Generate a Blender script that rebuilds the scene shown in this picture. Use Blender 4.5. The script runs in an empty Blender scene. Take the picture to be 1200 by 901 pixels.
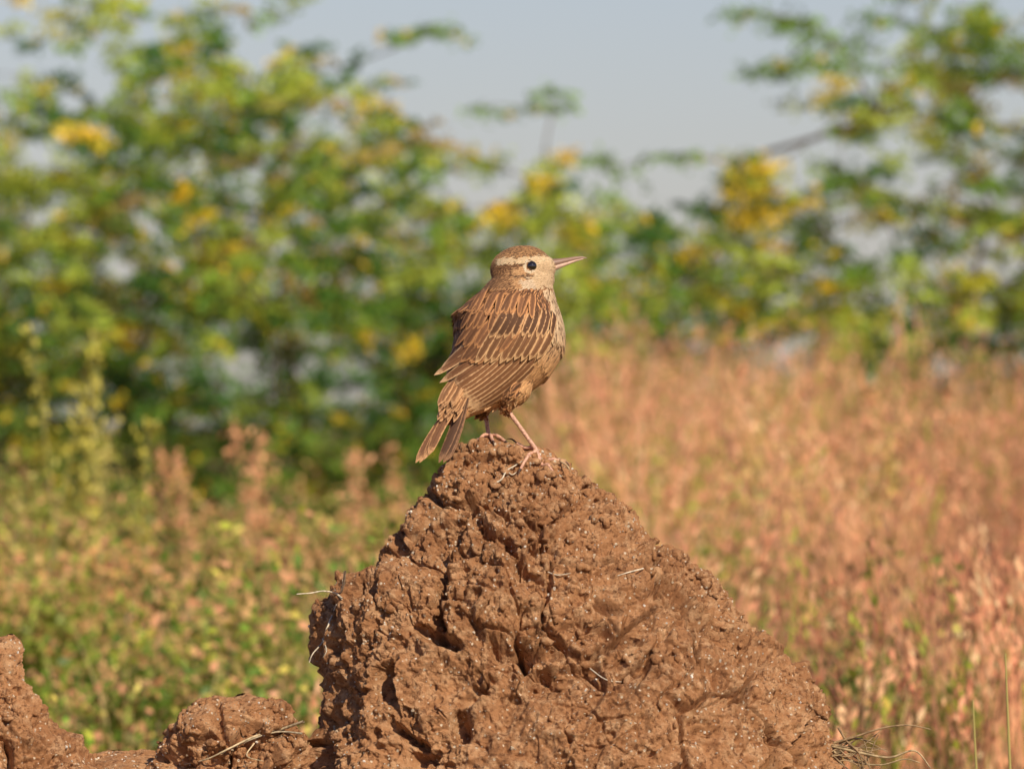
import bpy, math, random
import numpy as np
from mathutils import Vector, Matrix
random.seed(7); R=np.random.default_rng(11)
scene=bpy.context.scene
S=0.0006
CAMZ=0.55
def X(px): return (px-600)*S
def Z(py): return CAMZ+(500-py)*S
def B(px,py,d=0.0): return np.array([(px-600)*S,d*S,CAMZ+(500-py)*S])
def mk(name,V,F,mat=None,attrs=None,smooth=True,parent=None):
    V=np.asarray(V,dtype=np.float32).reshape(-1,3); F=np.asarray(F,dtype=np.int32).reshape(-1,4)
    me=bpy.data.meshes.new(name)
    me.vertices.add(len(V)); me.vertices.foreach_set('co',V.ravel())
    me.loops.add(F.size); me.loops.foreach_set('vertex_index',F.ravel())
    me.polygons.add(len(F)); me.polygons.foreach_set('loop_start',np.arange(len(F),dtype=np.int32)*4)
    me.update(calc_edges=True)
    me.polygons.foreach_set('use_smooth',np.full(len(F),smooth))
    if attrs:
        for k,a in attrs.items():
            a=np.asarray(a,dtype=np.float32)
            at=me.attributes.new(k,'FLOAT_VECTOR','POINT')
            at.data.foreach_set('vector',a.ravel())
    me.update()
    ob=bpy.data.objects.new(name,me); scene.collection.objects.link(ob)
    if mat: me.materials.append(mat)
    if parent: ob.parent=parent
    return ob
def nrm(a): return a/np.maximum(np.linalg.norm(a,axis=-1,keepdims=True),1e-9)
def _h(i,j,k,s):
    h=(i*374761393+j*668265263+k*2147483647+s*1274126177)&0xffffffff
    h=((h^(h>>13))*1274126177)&0xffffffff
    h=((h^(h>>16))*2246822519)&0xffffffff
    h=h^(h>>15)
    return (h&0xffffff)/float(0x1000000)
def vn(P,s=0):
    P=np.asarray(P,dtype=np.float64); I=np.floor(P).astype(np.int64); f=P-I; f=f*f*f*(f*(f*6-15)+10)
    r=0
    for a in (0,1):
        wa=f[:,0] if a else 1-f[:,0]
        for b in (0,1):
            wb=f[:,1] if b else 1-f[:,1]
            for c in (0,1):
                wc=f[:,2] if c else 1-f[:,2]
                r=r+wa*wb*wc*_h(I[:,0]+a,I[:,1]+b,I[:,2]+c,s)
    return r
def fbm(P,o=3,s=0,g=0.5):
    t=0;a=1;n=0
    for i in range(o):
        t=t+a*vn(P*(2.03**i)+i*17.3,s+i); n+=a; a*=g
    return t/n
def worley(P,s=0):
    I=np.floor(P).astype(np.int64); f1=np.full(len(P),9.0); f2=f1.copy(); idv=np.zeros(len(P))
    for a in (-1,0,1):
        for b in (-1,0,1):
            for c in (-1,0,1):
                J=I+np.array([a,b,c])
                q=np.stack([_h(J[:,0],J[:,1],J[:,2],s+k) for k in (1,2,3)],1)
                h=q[:,0]*0.7+q[:,1]*0.3
                q=q+J
                d=np.sqrt(((q-P)**2).sum(1))
                idv=np.where(d<f1,h,idv)
                f2=np.minimum(f2,np.maximum(f1,d)); f1=np.minimum(f1,d)
    return f1,f2,idv
def sst(a,b,x):
    t=np.clip((x-a)/(b-a),0,1); return t*t*(3-2*t)
def tube(pts,rad,sides=6,sm=1):
    P=np.array(pts,dtype=float); rad=np.array(rad,dtype=float)
    if np.ndim(rad)==0: rad=np.full(len(P),float(rad))
    if sm>1:
        Q=[];q=[]
        n=len(P)
        for i in range(n-1):
            p0=P[max(i-1,0)];p1=P[i];p2=P[i+1];p3=P[min(i+2,n-1)]
            for k in range(sm):
                t=k/sm
                Q.append(0.5*((2*p1)+(-p0+p2)*t+(2*p0-5*p1+4*p2-p3)*t*t+(-p0+3*p1-3*p2+p3)*t**3))
                q.append(rad[i]*(1-t)+rad[i+1]*t)
        Q.append(P[-1]);q.append(rad[-1]); P=np.array(Q);rad=np.array(q)
    T=nrm(np.gradient(P,axis=0))
    up=np.array([0.13,0.31,0.94]); A=nrm(np.cross(T,up)); Bn=np.cross(T,A)
    th=np.linspace(0,2*np.pi,sides,endpoint=False)
    V=P[:,None]+rad[:,None,None]*(A[:,None]*np.cos(th)[None,:,None]+Bn[:,None]*np.sin(th)[None,:,None])
    n=len(P); F=[]
    for i in range(n-1):
        for j in range(sides):
            k=(j+1)%sides
            F.append((i*sides+j,i*sides+k,(i+1)*sides+k,(i+1)*sides+j))
    V=V.reshape(-1,3)
    return V,np.array(F)
class Acc:
    def __init__(s): s.V=[];s.F=[];s.n=0;s.A={}
    def add(s,V,F,**at):
        V=np.asarray(V).reshape(-1,3)
        s.V.append(V); s.F.append(np.asarray(F).reshape(-1,4)+s.n); s.n+=len(V)
        for k,a in at.items():
            a=np.asarray(a,dtype=float)
            if a.ndim==1: a=np.tile(a,(len(V),1))
            s.A.setdefault(k,[]).append(a)
    def build(s,name,mat,parent=None,smooth=True):
        return mk(name,np.concatenate(s.V),np.concatenate(s.F),mat,{k:np.concatenate(v) for k,v in s.A.items()},smooth,parent)
def newmat(name,rough=0.8,spec=0.2):
    m=bpy.data.materials.new(name); m.use_nodes=True
    nt=m.node_tree; b=nt.nodes['Principled BSDF']
    b.inputs['Roughness'].default_value=rough; b.inputs['Specular IOR Level'].default_value=spec
    return m,nt,b
def N(nt,t,**kw):
    n=nt.nodes.new(t)
    for k,v in kw.items():
        if k in n.inputs: n.inputs[k].default_value=v
        else: setattr(n,k,v)
    return n
def mixc(nt,fac,a,b,mode='MIX'):
    n=nt.nodes.new('ShaderNodeMix'); n.data_type='RGBA'; n.blend_type=mode
    for sock,val in ((n.inputs[0],fac),(n.inputs[6],a),(n.inputs[7],b)):
        if hasattr(val,'is_output'): nt.links.new(val,sock)
        elif isinstance(val,(tuple,list)): sock.default_value=(*val,1)
        else: sock.default_value=val
    return n.outputs[2]
def ramp(nt,src,a,b,c0=0.0,c1=1.0):
    n=nt.nodes.new('ShaderNodeMapRange'); n.interpolation_type='SMOOTHSTEP'
    nt.links.new(src,n.inputs[0]); n.inputs[1].default_value=a;n.inputs[2].default_value=b
    n.inputs[3].default_value=c0;n.inputs[4].default_value=c1
    return n.outputs[0]
def objco(nt): return nt.nodes.new('ShaderNodeTexCoord').outputs['Object']
def noise(nt,co,scale,detail=4,rough=0.55):
    n=N(nt,'ShaderNodeTexNoise'); n.inputs['Scale'].default_value=scale;n.inputs['Detail'].default_value=detail;n.inputs['Roughness'].default_value=rough
    nt.links.new(co,n.inputs['Vector']); return n.outputs['Fac']
def soil_mat():
    m,nt,b=newmat('soil',0.92,0.15); co=objco(nt)
    c=mixc(nt,ramp(nt,noise(nt,co,14,5),0.35,0.65),(0.57,0.275,0.125),(0.42,0.19,0.083))
    c=mixc(nt,ramp(nt,noise(nt,co,90,5,0.7),0.44,0.70),c,(0.74,0.43,0.23))
    c=mixc(nt,ramp(nt,noise(nt,co,230,4,0.65),0.51,0.65,0,0.8),c,(0.20,0.085,0.04))
    vo=N(nt,'ShaderNodeTexVoronoi'); vo.inputs['Scale'].default_value=330; nt.links.new(co,vo.inputs['Vector'])
    sep=nt.nodes.new('ShaderNodeSeparateColor'); nt.links.new(vo.outputs['Color'],sep.inputs[0])
    near=ramp(nt,vo.outputs['Distance'],0.38,0.24); pick=ramp(nt,sep.outputs[0],0.86,0.90)
    mu=N(nt,'ShaderNodeMath',operation='MULTIPLY'); nt.links.new(near,mu.inputs[0]);nt.links.new(pick,mu.inputs[1])
    c=mixc(nt,mu.outputs[0],c,(0.82,0.66,0.48))
    nt.links.new(c,b.inputs['Base Color'])
    h1=noise(nt,co,380,6,0.75); h2=noise(nt,co,1300,4,0.6)
    bp=N(nt,'ShaderNodeBump'); bp.inputs['Strength'].default_value=1.0; bp.inputs['Distance'].default_value=0.0035
    nt.links.new(h1,bp.inputs['Height'])
    bp2=N(nt,'ShaderNodeBump'); bp2.inputs['Strength'].default_value=0.8; bp2.inputs['Distance'].default_value=0.0008
    nt.links.new(h2,bp2.inputs['Height']); nt.links.new(bp.outputs[0],bp2.inputs['Normal'])
    nt.links.new(bp2.outputs[0],b.inputs['Normal'])
    return m
soil=soil_mat()
def attr_mat(name,rough=0.75,spec=0.2,transl=0.0,nscale=None):
    m,nt,b=newmat(name,rough,spec)
    a=N(nt,'ShaderNodeAttribute'); a.attribute_name='col'
    c=a.outputs['Color']
    if nscale:
        c=mixc(nt,ramp(nt,noise(nt,objco(nt),nscale,3),0.35,0.65,0,0.45),c,(0.0,0.0,0.0))
    nt.links.new(c,b.inputs['Base Color'])
    if transl>0:
        t=N(nt,'ShaderNodeBsdfTranslucent'); nt.links.new(c,t.inputs['Color'])
        mx=N(nt,'ShaderNodeMixShader'); mx.inputs[0].default_value=transl
        nt.links.new(b.outputs[0],mx.inputs[1]);nt.links.new(t.outputs[0],mx.inputs[2])
        nt.links.new(mx.outputs[0],nt.nodes['Material Output'].inputs['Surface'])
    return m
leafm=attr_mat('leaf',0.5,0.3,0.22)
grassm=attr_mat('grass_blade',0.6,0.25,0.3)
barkm=attr_mat('bark',0.9,0.1,0,60)
rootm=attr_mat('dry_root',0.7,0.2,0,300)
grainm=attr_mat('grain',0.8,0.25,0,900)
def ground_mat():
    m,nt,b=newmat('dry_earth',0.95,0.1); co=objco(nt)
    c=mixc(nt,ramp(nt,noise(nt,co,0.8,6),0.4,0.6),(0.26,0.15,0.07),(0.12,0.13,0.035))
    c=mixc(nt,ramp(nt,noise(nt,co,9,5),0.45,0.7),c,(0.38,0.22,0.10))
    nt.links.new(c,b.inputs['Base Color'])
    bp=N(nt,'ShaderNodeBump'); bp.inputs['Distance'].default_value=0.03; nt.links.new(noise(nt,co,25,6),bp.inputs['Height']); nt.links.new(bp.outputs[0],b.inputs['Normal'])
    return m
gx=np.concatenate([-np.geomspace(3000,6,24),np.linspace(-5,5,41),np.geomspace(6,3000,24)])
gX,gY=np.meshgrid(gx,gx+10); gP=np.stack([gX.ravel(),gY.ravel(),np.zeros(gX.size)],1)
gP[:,2]=(fbm(gP*0.7,3,5)-0.5)*0.06
n=len(gx); ii,jj=np.meshgrid(np.arange(n-1),np.arange(n-1)); a=(jj*n+ii).ravel()
mk('ground',gP,np.stack([a,a+1,a+n+1,a+n],1),ground_mat())
# ---------------------------------------------------------------- soil mound
def displace(P,amp):
    big=(fbm(P*8+3.1,3,1)-0.5)*0.036
    w=P+0.012*np.stack([fbm(P*30,3,21),fbm(P*30,3,24),fbm(P*30,3,27)],1)
    f1,f2,id1=worley(w*14,31)
    g1,g2,id2=worley(w*48+5,41)
    m1=sst(0.35,0.65,vn(P*12,51)); m2=sst(0.42,0.62,vn(P*18+9,52)); m3=0.35+0.65*sst(0.35,0.6,vn(P*15+3,54))
    slab=(id1-0.5)*0.016*sst(0.0,0.20,f2-f1)
    chip=(id2-0.5)*0.0062*sst(0.0,0.20,g2-g1)*(0.25+0.75*m2)
    crack=-sst(0.08,0.0,f2-f1)*0.013*m1 - sst(0.10,0.0,g2-g1)*0.0035*m2
    mid=(fbm(P*50,4,61,0.64)-0.5)*0.017
    rg=1-np.abs(2*fbm(P*24+7,3,66)-1); ledge=(rg-0.8)*0.015
    fine=(fbm(P*210,4,71,0.67)-0.5)*0.0068*m3
    pit=-sst(0.66,0.76,vn(w*34+4,81))*0.016*m2 - sst(0.69,0.79,vn(w*110+2,83))*0.0050*m3
    return (big+slab+chip+crack+mid+ledge+fine+pit)*amp
def lofted(levels,dc,nth,nrow_v,amp=1.0,cav=(),split=905):
    L=np.array(levels,float)
    p0,p1=L[0,0],L[-1,0]
    rows=np.concatenate([p0+(split-p0)*np.linspace(0,1,nrow_v)**1.25, np.linspace(split,p1,60)[1:]])
    l=np.interp(rows,L[:,0],L[:,1]); r=np.interp(rows,L[:,0],L[:,2]); q=np.interp(rows,L[:,0],L[:,3])
    th=np.concatenate([np.linspace(-math.pi-0.15,0.15,int(nth*0.8),endpoint=False),np.linspace(0.15,math.pi-0.15,int(nth*0.2),endpoint=False)])
    cx=(l+r)/2; rx=(r-l)/2
    px=cx[:,None]+rx[:,None]*np.cos(th)[None]; d=dc+q[:,None]*np.sin(th)[None]
    G=np.stack([(px-600)*S,d*S,np.broadcast_to((CAMZ+(500-rows)*S)[:,None],px.shape)],2)
    def norms(G):
        du=np.roll(G,-1,1)-np.roll(G,1,1); dv=np.gradient(G,axis=0); n=np.cross(du,dv); n=nrm(n)
        c=G.mean(1,keepdims=True); s=np.sign((n*(G-c)).sum()); return n*(-1 if s<0 else 1)
    Nn=norms(G); P=G.reshape(-1,3)
    am=np.interp(rows,[p0,p0+12,p0+70],[0.25,0.4,1.0])
    D=displace(P,amp).reshape(px.shape)*am[:,None]
    for (cxp,cyp,wx,wy,ang,dep) in cav:
        ca,sa=math.cos(math.radians(ang)),math.sin(math.radians(ang))
        wob=(fbm(P*45,3,91)-0.5).reshape(px.shape)*40
        ex=px-cxp+wob; ey=rows[:,None]-cyp+wob*0.7
        u=(ex*ca+ey*sa)/wx; v=(-ex*sa+ey*ca)/wy
        D=D-dep*S*np.exp(-(u*u+v*v)**1.5)*(np.sin(th)[None]<0)
    G2=G+Nn*D[:,:,None]
    nr,nc=px.shape
    ii,jj=np.meshgrid(np.arange(nc),np.arange(nr-1)); i2=(ii+1)%nc
    F=np.stack([jj*nc+ii,jj*nc+i2,(jj+1)*nc+i2,(jj+1)*nc+ii],2).reshape(-1,4)
    N2=norms(G2)
    f=F[len(F)//2+nc//3]; v=G2.reshape(-1,3)[f]; fn=np.cross(v[1]-v[0],v[2]-v[1])
    if (fn*N2.reshape(-1,3)[f[0]]).sum()<0: F=F[:,::-1]
    vis=(np.sin(th)[None]<0.3)&(rows[:,None]<920)&(rows[:,None]>p0+6)
    return G2.reshape(-1,3),F,N2.reshape(-1,3),np.nonzero(vis.ravel())[0]
main=[(517,560,566,2),(520,551,590,12),(525,545,632,26),(531,540,652,38),(540,532,662,48),(555,518,678,62),(575,497,692,78),(600,482,714,98),
 (625,464,740,116),(645,448,762,128),(662,438,786,140),(680,414,816,152),(700,396,842,165),(720,386,870,178),(745,376,908,192),(775,370,940,210),
 (805,370,970,226),(830,368,983,240),(850,362,990,250),(905,356,994,275),(1100,300,1040,350),(1425,180,1160,480)]
cavs=[(512,700,9,34,15,52),(506,735,26,7,20,34),(614,757,7,20,-20,38),(535,600,5,22,20,26),(575,548,5,16,30,14),(450,655,22,5,-25,24),
 (740,640,20,6,35,22),(655,892,12,14,0,28),(905,880,8,26,10,32),(560,800,24,5,-30,26),(820,705,16,5,30,20),(740,770,5,26,50,20),(455,790,5,24,10,22),(380,825,10,22,5,26),(620,640,5,30,60,14),(700,700,24,4,20,18),(860,800,5,24,30,22),(470,850,22,6,30,24)]
V,F,Nn,vis=lofted(main,0,1250,680,1.0,cavs)
A=Acc(); A.add(V,F); ridge=[(878,125,150,6),(888,60,300,30),(900,-20,480,60),(1000,-120,560,140),(1425,-360,760,420)]
V2,F2,N2,vis2=lofted(ridge,60,420,50,1.0,(),905); A.add(V2,F2)
mound=A.build('soil_mound',soil)
c1=[(739,6,18,4),(744,-12,27,18),(760,-40,36,34),(780,-62,44,46),(815,-84,58,60),(840,-98,72,70),(865,-108,98,80),(890,-118,112,90),(1000,-170,150,120),(1425,-320,280,260)]
V3,F3,N3,vis3=lofted(c1,-10,420,240,0.9,[(60,800,6,30,10,20)]); clod1=mk('soil_clod',V3,F3,soil)
c2=[(811,262,290,5),(816,246,322,24),(825,226,340,40),(845,202,350,56),(865,188,358,66),(885,178,366,74),(905,170,372,80),(1100,130,420,120),(1425,40,520,260)]
V4,F4,N4,vis4=lofted(c2,-30,480,200,1.0,[(190,880,16,10,0,18)]); clod2=mk('soil_clod',V4,F4,soil)
def cube_sphere():
    g=[-1,0,1]; vs={};V=[];F=[]
    def vid(p):
        if p not in vs: vs[p]=len(V);V.append(p)
        return vs[p]
    for ax in range(3):
        for sg in (-1,1):
            for i in (0,1):
                for j in (0,1):
                    q=[]
                    for (a,b) in ((g[i],g[j]),(g[i+1],g[j]),(g[i+1],g[j+1]),(g[i],g[j+1])):
                        p=[0,0,0];p[ax]=sg;p[(ax+1)%3]=a;p[(ax+2)%3]=b;q.append(vid(tuple(p)))
                    F.append(q if sg>0 else q[::-1])
    return nrm(np.array(V,float)),np.array(F)
cs,cf=cube_sphere()
def crumbs(V,Nn,vis,n,r0,r1,cols,seed,clump=True):
    rg=np.random.default_rng(seed)
    idx=rg.choice(vis,n*4)
    if clump:
        k=fbm(V[idx]*26,2,seed); idx=idx[k>0.56]
    idx=idx[:n]; n=len(idx)
    r=r0+(r1-r0)*rg.random(n)**4
    sh=cs[None]*(1+0.6*(rg.random((n,len(cs),1))-0.5))*(0.6+0.8*rg.random((n,1,3)))
    P=V[idx][:,None]+sh*r[:,None,None]
    Fa=(cf[None]+(np.arange(n)*len(cs))[:,None,None]).reshape(-1,4)
    c=np.array(cols)[rg.integers(0,len(cols),n)]*(0.75+0.5*rg.random((n,1)))
    return P.reshape(-1,3),Fa,np.repeat(c,len(cs),0)
A=Acc(); A2=Acc()
for (a,b,c,n,sd) in ((V,Nn,vis,2600,1),(V3,N3,vis3,300,2),(V4,N4,vis4,600,3),(V2,N2,vis2,400,4)):
    p,f,col=crumbs(a,b,c,n,0.0006,0.0040,[(0.4,0.2,0.1)],sd); A.add(p,f)
    p,f,col=crumbs(a,b,c,n//2,0.0004,0.0011,[(0.66,0.54,0.42),(0.6,0.46,0.32),(0.75,0.66,0.56)],sd+10,False); A2.add(p,f,col=col)
A.build('soil_crumbs',soil,None,True); A2.build('quartz_grains',grainm,None,False)
bpy.context.view_layer.update()
def surf(x,y):
    best=-1
    for o in (mound,clod1,clod2):
        ok,loc,nn,_=o.ray_cast(Vector((x,y,1.2)),Vector((0,0,-1)))
        if ok and loc.z>best: best=loc.z
    return best
def front(px,py):
    best=None
    for o in (mound,clod1,clod2):
        ok,loc,nn,_=o.ray_cast(Vector((X(px),-1.5,Z(py))),Vector((0,1,0)))
        if ok and (best is None or loc.y<best): best=loc.y
    return best
# ---------------------------------------------------------------- bird
bird=bpy.data.objects.new('lark_bird',None); scene.collection.objects.link(bird)
def ring_loft(sec,nseg=28):
    C=np.array([B(a,b,c) for a,b,c,_ in sec]); r=np.array([q[3] for q in sec])*S
    V,F=tube(C,r,nseg,4)
    return V,F,nseg
spine=[(533,492,-36,5),(541,477,-31,17),(556,455,-20,35),(574,431,-8,52),(589,409,2,64),(599,387,10,67),(605,366,15,57),(609,348,18,45),(612,331,19,36),(613,316,19,30),(614,306,19,14)]
import bmesh
bmm=bmesh.new()
Vb,Fb,ns=ring_loft(spine)
vv=[bmm.verts.new(v) for v in Vb]
for f in Fb: bmm.faces.new([vv[i] for i in f])
bmm.faces.new([vv[i] for i in range(ns)][::-1]); bmm.faces.new([vv[i] for i in range(len(Vb)-ns,len(Vb))])
def ell(px,py,d,rx,ry,rz,rot=0):
    M=Matrix.Translation(Vector(B(px,py,d)))@Matrix.Rotation(math.radians(rot),4,'Y')@Matrix.Diagonal((rx*S,ry*S,rz*S,1))
    bmesh.ops.create_uvsphere(bmm,u_segments=32,v_segments=20,radius=1,matrix=M)
ell(611,314,19,36,28,26,-6)
ell(633,314,19,19,16,15,-8)
ell(642,311.5,19,9,8,8,-8)
ell(630,325,19,20,20,18,20)
ell(600,450,-20,24,22,25,-10)
ell(598,468,-20,9,9,14,10)
ell(566,460,20,22,20,22,0)
ell(568,476,22,8,8,12,0)
bmesh.ops.recalc_face_normals(bmm,faces=bmm.faces)
me=bpy.data.meshes.new('body'); bmm.to_mesh(me); bmm.free()
body=bpy.data.objects.new('body',me); scene.collection.objects.link(body)
md=body.modifiers.new('r','REMESH'); md.mode='VOXEL'; md.voxel_size=1.7*S
md=body.modifiers.new('s','SMOOTH'); md.factor=0.5; md.iterations=12
bpy.context.view_layer.update()
dg=bpy.context.evaluated_depsgraph_get()
me2=bpy.data.meshes.new_from_object(body.evaluated_get(dg)); body.modifiers.clear(); body.data=me2; body.parent=bird
for p in me2.polygons: p.use_smooth=True
bm_,nt,b_=newmat('down',0.9,0.1)
c=mixc(nt,ramp(nt,noise(nt,objco(nt),600,3),0.4,0.6),(0.36,0.18,0.085),(0.16,0.075,0.036)); nt.links.new(c,b_.inputs['Base Color'])
me2.materials.append(bm_)
bpy.context.view_layer.update()
def feather_mat():
    m,nt,b=newmat('feather',0.65,0.25)
    f=N(nt,'ShaderNodeAttribute'); f.attribute_name='fuv'
    ca=N(nt,'ShaderNodeAttribute'); ca.attribute_name='ca'
    cb=N(nt,'ShaderNodeAttribute'); cb.attribute_name='cb'
    sp=N(nt,'ShaderNodeSeparateXYZ'); nt.links.new(f.outputs['Vector'],sp.inputs[0])
    ab=N(nt,'ShaderNodeMath',operation='ABSOLUTE'); nt.links.new(sp.outputs[0],ab.inputs[0])
    co=objco(nt)
    nz=noise(nt,co,420,4,0.6)
    ad=N(nt,'ShaderNodeMath',operation='MULTIPLY_ADD'); nt.links.new(nz,ad.inputs[0]); ad.inputs[1].default_value=0.7; nt.links.new(ab.outputs[0],ad.inputs[2])
    sub=N(nt,'ShaderNodeMath',operation='SUBTRACT'); nt.links.new(ad.outputs[0],sub.inputs[0]); nt.links.new(sp.outputs[2],sub.inputs[1])
    e=ramp(nt,sub.outputs[0],0.26,0.60)
    tp=N(nt,'ShaderNodeMath',operation='MULTIPLY_ADD'); nt.links.new(nz,tp.inputs[0]); tp.inputs[1].default_value=0.25; nt.links.new(sp.outputs[1],tp.inputs[2])
    tip=ramp(nt,tp.outputs[0],0.94,1.08)
    mx=N(nt,'ShaderNodeMath',operation='MAXIMUM'); nt.links.new(e,mx.inputs[0]);nt.links.new(tip,mx.inputs[1])
    col=mixc(nt,mx.outputs[0],ca.outputs['Color'],cb.outputs['Color'])
    sh=ramp(nt,ab.outputs[0],0.14,0.04,0,0.4)
    col=mixc(nt,sh,col,(0.06,0.03,0.016))
    nz2=noise(nt,co,700,4)
    col=mixc(nt,ramp(nt,nz2,0.35,0.7,0,0.2),col,(0.10,0.045,0.02))
    nt.links.new(col,b.inputs['Base Color'])
    m1=N(nt,'ShaderNodeMath',operation='MULTIPLY_ADD'); nt.links.new(ab.outputs[0],m1.inputs[0]); m1.inputs[1].default_value=-0.25; nt.links.new(sp.outputs[1],m1.inputs[2])
    m2=N(nt,'ShaderNodeMath',operation='MULTIPLY'); nt.links.new(m1.outputs[0],m2.inputs[0]); m2.inputs[1].default_value=160
    m3=N(nt,'ShaderNodeMath',operation='SINE'); nt.links.new(m2.outputs[0],m3.inputs[0])
    bp=N(nt,'ShaderNodeBump'); bp.inputs['Distance'].default_value=0.00008; bp.inputs['Strength'].default_value=0.6; nt.links.new(m3.outputs[0],bp.inputs['Height']); nt.links.new(bp.outputs[0],b.inputs['Normal'])
    return m
featm=feather_mat()
FA=Acc()
us=np.array([-1,-0.55,0,0.55,1.0])
def feather(C,Nr,hw,ca,cb,thr,camber=0.25,pointy=2.5,base=0.55):
    n=len(C); v=np.linspace(0,1,n)
    w=hw*(base+(1-base)*sst(0,0.35,v))*np.sqrt(np.clip(1-v**(pointy*2),0.003,1))
    T=nrm(np.gradient(C,axis=0)); Sd=nrm(np.cross(Nr,T)); Nn2=nrm(np.cross(T,Sd))
    V=C[:,None]+Sd[:,None]*(us[None,:,None]*w[:,None,None])-Nn2[:,None]*(us[None,:,None]**2*camber*w[:,None,None])
    F=[]
    for i in range(n-1):
        for j in range(4): F.append((i*5+j,i*5+j+1,(i+1)*5+j+1,(i+1)*5+j))
    fuv=np.stack([np.tile(us,n),np.repeat(v,5),np.full(n*5,thr)],1)
    FA.add(V,F,fuv=fuv,ca=np.minimum(np.array(ca),0.85),cb=np.minimum(np.array(cb),0.85))
nv=len(me2.polygons)
pc=np.zeros(nv*3,np.float32); me2.polygons.foreach_get('center',pc); pc=pc.reshape(-1,3).astype(float)
pn=np.zeros(nv*3,np.float32); me2.polygons.foreach_get('normal',pn); pn=pn.reshape(-1,3).astype(float)
pp=np.stack([pc[:,0]/S+600,500-(pc[:,2]-CAMZ)/S,pc[:,1]/S],1)
SP=np.array([B(a,b_2,c_) for a,b_2,c_,_ in spine])
ST=nrm(np.gradient(SP,axis=0))
VEN=nrm(np.array([0.80,0.42,-0.42]))
rg=np.random.default_rng(5)
def jit(c,a=0.15): return np.array(c)*(1+a*(rg.random()-0.5)*2)
order=rg.permutation(nv)
want_b=6500; want_h=4200
head=(pp[:,1]<336)
ib=order[~head[order]][:want_b]; ih=order[head[order]][:want_h]
for i in np.concatenate([ib,ih]):
    p=pc[i]; nn=pn[i]; px,py,d=pp[i]
    k=np.argmin(((SP-p)**2).sum(1)); t=-ST[k]
    hw_=float(sst(352,326,py))
    hd=nrm(np.array([-1.0,0.0,-0.25-0.5*float(sst(600,575,px))]))
    t=nrm(t*(1-hw_)+hd*hw_)
    t=t+0.12*rg.normal(size=3); t=nrm(t-nn*(t@nn))
    ven=float(nn@VEN)
    hx=px-612; hz=314-py; side=abs(d-19)
    jx=hx+1.2*rg.normal(); jz=hz+1.0*rg.normal()
    if px>651 and py<325: continue
    if (px-623)**2+(py-312)**2<30 and side>6: continue
    if hw_>0.5:
        L=6.5;W=1.6;thr=0.5
        if hx>22: L=4;W=1.2
        if jz>13: ca=(0.085,0.04,0.02);cb=(0.70,0.37,0.16);thr=0.40
        elif jz>6.0 and jx>-27: ca=(0.70,0.46,0.25);cb=(0.84,0.62,0.39);thr=0.35
        elif jz>0.0 and jx<3 and side>8: ca=(0.10,0.048,0.025);cb=(0.46,0.23,0.10);thr=0.50
        elif jx>17: ca=(0.62,0.40,0.22);cb=(0.80,0.56,0.34);thr=0.35
        elif jz<-13 and jx>2: ca=(0.60,0.42,0.27);cb=(0.82,0.60,0.40);thr=0.35
        elif jz<-8 and jz>-12 and jx>-5: ca=(0.13,0.07,0.038);cb=(0.46,0.26,0.13);thr=0.50
        elif jx<-8: ca=(0.15,0.07,0.033);cb=(0.68,0.36,0.16);thr=0.42
        else: ca=(0.46,0.23,0.10);cb=(0.74,0.44,0.21);thr=0.4
        r=math.hypot(px-623,py-312)
        if side>6 and r<9: ca=(0.68,0.50,0.32);cb=(0.82,0.64,0.44);thr=0.2;L=3;W=0.9
        lift=0.08
    else:
        if ven>0.08:
            L=11;W=2.8; up=float(sst(430,375,py))
            cb=np.array((0.84,0.44,0.19))*(1-up)+np.array((0.84,0.57,0.34))*up
            ca=cb*0.88
            if rg.random()<0.05+0.32*up: ca=np.array((0.18,0.09,0.045))
            thr=0.40
        else:
            L=15;W=3.8; ca=(0.13,0.058,0.028); cb=(0.72,0.34,0.14); thr=0.46
            if rg.random()<0.3: cb=(0.46,0.21,0.09)
            if py<350: L=9;W=2.4
            if py>455: ca=(0.22,0.105,0.05)
        lift=0.06
    m_=4; s_=np.linspace(0,1,m_)
    nn2=nrm(nn+0.08*rg.normal(size=3))
    L*=0.85+0.3*rg.random()
    C=p[None]+nn[None]*(0.5*S)+t[None]*(s_[:,None]*L*S)+nn[None]*((lift*s_-0.10*s_*s_)[:,None]*L*S)
    feather(C,np.tile(nn2,(m_,1)),W*S,jit(ca),jit(cb),thr,0.2,1.4,0.5)
def hit(px,py):
    ok,loc,n_,_=body.ray_cast(Vector((X(px),-1.0,Z(py))),Vector((0,1,0)))
    return (np.array(loc),np.array(n_)) if ok else None
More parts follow.
